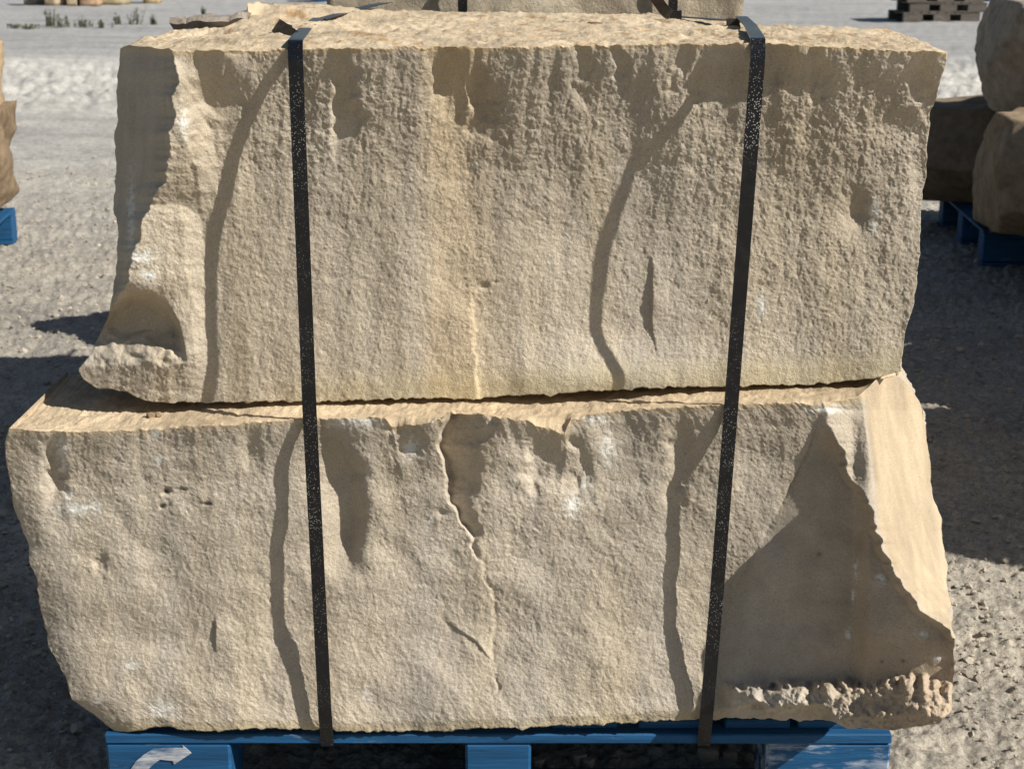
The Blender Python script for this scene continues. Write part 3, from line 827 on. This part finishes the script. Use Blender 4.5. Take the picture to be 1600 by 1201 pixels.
# stack straight behind
stack(.05, 3.30, 0, [
    (-.05, .45, DECK, (1.50, .76, .52), 'wide grey-tan block hidden low behind the strapped pair', dict(tint=TAN)),
    (.0, .45, DECK + .50, (.90, .75, .535), 'pale grey-tan block with two straps, seen just over the top of the near block', dict(tint=(1.2, 1.25, 1.25), n=60, cuts=6, amp=.03))],
    'blue pallet behind the near stack, hidden by it', 50)
# straps on it
for px_, lab in ((723, 'black strap on the block behind, left of centre'), (1051, 'black strap on the block behind, near its right end')):
    q = P(px_, 10, 3.36)
    st = empty('packing_strap', (q.x, q.y, .12)); tag(st, lab, 'strap', 'straps round the block behind')
    zt = 1.245
    ribbon('band', [Vector((0, 0, 0)), Vector((0, -.006, zt - .12 - .015)), Vector((0, .03, zt - .12)), Vector((0, .8, zt - .115))], .020, .002, M_STRAP, st)
# third stack, farther back
stack(-.0, 4.32, 0, [(.0, .245, DECK, (1.2, .50, .50), 'lower block of the hidden stack two rows back', dict(tint=TAN)),
                     (.0, .245, DECK + .48, (.84, .44, .55), 'upper block of the hidden stack two rows back', dict(tint=TAN))], 'blue pallet two rows back', 70)
# stacks standing right of the frame, whose shadows cross the ground
stack(2.72, 2.5, 0, [(-.02, .55, DECK, (1.2, 1.05, .50), 'lower block of the nearest stack out on the right', dict()),
                      (-.0, .55, DECK + .48, (1.2, 1.05, .52), 'upper block of the nearest stack out on the right', dict())], 'blue pallet of the nearest stack out on the right', 80)
stack(2.85, 3.70, 0, [(0, .30, DECK, (1.25, .55, .52), 'lower block of the second stack out on the right', dict()),
                      (0, .30, DECK + .5, (1.35, .52, .52), 'upper block of the second stack out on the right', dict())], 'blue pallet of the second stack out on the right', 90)
stack(2.95, 4.38, 0, [(0, .62, DECK, (1.25, 1.2, .50), 'lower block of the third stack out on the right', dict()),
                     (0, .62, DECK + .48, (1.3, 1.2, .52), 'upper block of the third stack out on the right', dict())], 'blue pallet of the third stack out on the right', 100)
# stack seen at the right edge
stack(2.52, 6.12, math.radians(-5), [
    (-.02, .82, DECK, (1.62, .60, .42), 'dark brown square-cornered block at the right edge, behind the rounded one', dict(tint=BRN, cuts=9, amp=.03, n=40)),
    (.0, -.12, DECK, (1.25, .92, .47), 'rounded brown block at the right edge, standing on the blue pallet', dict(tint=(.80, .74, .66), n=40, cuts=12, rnd_=.2)),
    (.06, .42, DECK + .43, (1.24, .76, .47), 'grey rounded boulder on top of the stack at the right edge', dict(tint=GREY, cuts=14, n=40, rnd_=.25))],
    'blue pallet at the right edge under brown blocks', 110)
stack(4.30, 5.0, 0, [(0, .6, DECK, (1.2, 1.2, .62), 'lower block standing beyond the right edge stack', dict()),
                     (0, .6, DECK + .6, (1.2, 1.2, .62), 'middle block standing beyond the right edge stack', dict()),
                     (0, .6, DECK + 1.2, (1.2, 1.2, .5), 'topmost block standing beyond the right edge stack', dict())], 'blue pallet beyond the right edge stack', 120)
# stack at the left edge
stack(-2.675, 5.68, .12, [
    (.01, .95, DECK, (1.16, .5, .40), 'brown layered stone block at the left edge, on a blue pallet', dict(tint=(.62, .55, .47), cuts=2, n=30, amp=.05)),  # brown stone, tint darkened further to stand in for shade on its face
    (-.03, .97, DECK + .38, (1.16, .5, .32), 'warm tan block on top of the stack at the left edge', dict(tint=(1.05, .95, .78)))],
    'blue pallet corner at the left edge', 130)

# far row of stones, upper left
for k, (x0, x1, yb, lab, tn) in enumerate(((38, 66, 9, 'small grey stone at the left end of the far stone row', GREY), (70, 98, 10, 'pale stone with dark side second in the far row', TAN),
        (100, 119, 10, 'narrow tan stone in the middle of the far row', TAN), (122, 152, 10, 'pinkish tan stone in the far row', (1.3, 1.05, .9)),
        (155, 197, 8, 'long grey-green stone in the far row', (1.0, 1.05, .85)), (222, 246, 6, 'pale yellow stone at the right end of the far row', (1.4, 1.3, .95)))):
    a = ground_pt(x0, yb); b = ground_pt(x1, yb)
    o = rough_block('stone_block', ((a.x + b.x) / 2, a.y + .25, 0), (b.x - a.x, .5, .5), 200 + k, random.uniform(-.1, .1), n=8, tint=tn)
    tag(o, lab, 'stone block', 'far row of stones')
for px_, lab, sd_ in ((540, 'far blue pallet with a stone, seen over the near block', 300), (1590, 'far blue pallet at the top right corner', 310)):
    g_ = ground_pt(px_, 3.5)
    stack(g_.x, g_.y, .1, [(0, .5, DECK, (1.1, .9, .5), 'stone on the ' + lab.replace('with a stone, ', ''), dict(n=8, tint=TAN))], lab, sd_)
# stacked wooden pallets
g_ = ground_pt(1478, 35)
for k, lab in enumerate(('lowest weathered wooden pallet of the far pile', 'second weathered wooden pallet from the ground in the far pile',
                         'third weathered wooden pallet from the ground in the far pile', 'topmost weathered wooden pallet of the far pile')):
    make_pallet((g_.x + (-.07, .03, -.02, .02)[k], g_.y + .02 * k, k * .148), (.01, -.03, .03, 0)[k], lab, 'wood', 'wooden pallets piled far off')

# ------------------------------------------------------------------ small things
def weed(px, py, h, spread, label, seed):
    rnd = random.Random(seed); g = ground_pt(px, py); bm = bmesh.new()
    for _ in range(int(14 + 40 * spread)):
        a = rnd.uniform(0, 6.28); r0 = rnd.uniform(0, spread)
        b = Vector((math.cos(a) * r0, math.sin(a) * r0 * .6, -.01)); hh = h * rnd.uniform(.45, 1)
        tip = b + Vector((rnd.uniform(-.3, .3) * hh, rnd.uniform(-.3, .3) * hh, hh)); wv = Vector((.006, .002, 0))
        f = [bm.verts.new(b - wv), bm.verts.new(b + wv), bm.verts.new(tip)]; bm.faces.new(f)
        for _ in range(12):
            q = b.lerp(tip, rnd.uniform(.2, 1)); l = Vector((rnd.uniform(-1, 1), rnd.uniform(-1, 1), rnd.uniform(-.2, .8))) * rnd.uniform(.02, .05)
            s_ = Vector((-l.y, l.x, .01)) * .3
            bm.faces.new([bm.verts.new(q - s_), bm.verts.new(q + l), bm.verts.new(q + s_)])
    o = mesh_bm('weed', bm, M_WEED); o.location = g
    tag(o, label, 'weed', 'dry weeds in a line across the yard')
for k, (x, y, h, sp, lab) in enumerate((
        (78, 43, .30, .10, 'tallest dry weed of the left clump in the far weed line'), (97, 45, .24, .16, 'bushy dry weed beside the tallest one in the far weed line'),
        (24, 45, .08, .14, 'low weed tuft at the far left of the weed line'), (48, 47, .10, .12, 'low weed tuft left of the tallest weed'), (130, 44, .2, .16, 'spread weed in the middle of the weed line'),
        (160, 45, .14, .14, 'small weed right of the middle of the weed line'), (184, 40, .2, .06, 'thin upright weed left of the bushy right one'),
        (214, 40, .30, .12, 'bushy upright weed at the right of the weed line'), (240, 40, .17, .06, 'thin weed at the right end of the weed line'), (318, 24, .16, .04, 'single thin weed behind the block corner'))):
    weed(x, y, h, sp, lab, 400 + k)

# broken slab piece at the back left of the upper block
def flake(name, pts, h, depth, label, mat=M_STONE2, tint=(.8, .85, .95)):
    """a thin ragged slab standing along world points"""
    rows = []; n = len(pts)
    V = []; Fq = []
    for i, p in enumerate(pts):
        hh = h * (.75 + .5 * random.random())
        for dy, dz in ((0, 0), (-.01, hh * .6), (.0, hh), (depth, hh * .9), (depth, 0)):
            V.append((p.x + random.uniform(-.004, .004), p.y + dy, p.z + dz))
    for i in range(n - 1):
        for k in range(5):
            a, b = i * 5 + k, i * 5 + (k + 1) % 5
            Fq.append((a, a + 5, b + 5, b))
    Fq.append((0, 1, 2, 3)); Fq.append(tuple((n - 1) * 5 + k for k in (3, 2, 1, 0)))
    V = np.array(V); c = V.mean(0); c[2] = V[:, 2].min()
    o = mesh_np(name, V - c, np.array(Fq), mat, None, np.ones((len(V), 3)) * np.array(tint), smooth=False)
    o.location = c; tag(o, label, 'stone slab'); return o
flake('stone_slab', [P(x, 47 - (x - 270) * .05, 2.70) for x in range(270, 388, 6)], .020, .10, 'ragged grey slab of broken layer at the back left of the upper block')

def chip(px, py, Y, s, label, seed, cat='stone chip', tint=(1, .9, .75), dz=0, name='stone_chip', group='loose chips on the stones'):
    o = rough_block(name, P(px, py, Y) + Vector((0, 0, dz)), (s, s * .8, s * .45), seed, random.uniform(0, 3), n=5, cuts=6, amp=s * .25, tint=tint)
    tag(o, label, cat, group); return o
chip(236, 652, 2.145, .014, 'tiny chip of stone on the left ledge of the lower block', 501)
chip(247, 650, 2.15, .010, 'smaller chip beside the other on the left ledge', 502)
chip(930, 47, 2.62, .026, 'flat dark chip on the middle of the upper block top', 503, tint=(.6, .5, .4))
chip(890, 42, 2.7, .022, 'brown crumb left of the flat chip on the upper block top', 504, tint=(.7, .55, .4))
# rubble seen through the pallet opening
for k, (x, y, s, lab) in enumerate(((903, 1184, .026, 'largest grey stone in the right pallet opening'), (918, 1190, .018, 'grey stone beside the largest in the pallet opening'), (840, 1190, .02, 'stone at the left of the right pallet opening'),
        (960, 1188, .014, 'small stone in the middle of the right pallet opening'), (1105, 1180, .026, 'grey stone under the right strap in the pallet opening'), (1140, 1182, .018, 'stone right of the strap in the pallet opening'),
        (1170, 1182, .012, 'smallest stone near the right pallet block'), (860, 1195, .014, 'small stone near the middle pallet block'), (1155, 1181, .012, 'little stone between two others in the pallet opening'))):
    g_ = ground_pt(x, y, .008)
    o = rough_block('loose_stone', (g_.x, g_.y, 0), (s, s, s * .8), 600 + k, random.uniform(0, 3), n=5, cuts=6, amp=s * .2, tint=(1.1, 1.15, 1.2))
    tag(o, lab, 'stone', 'loose stones under the near pallet')
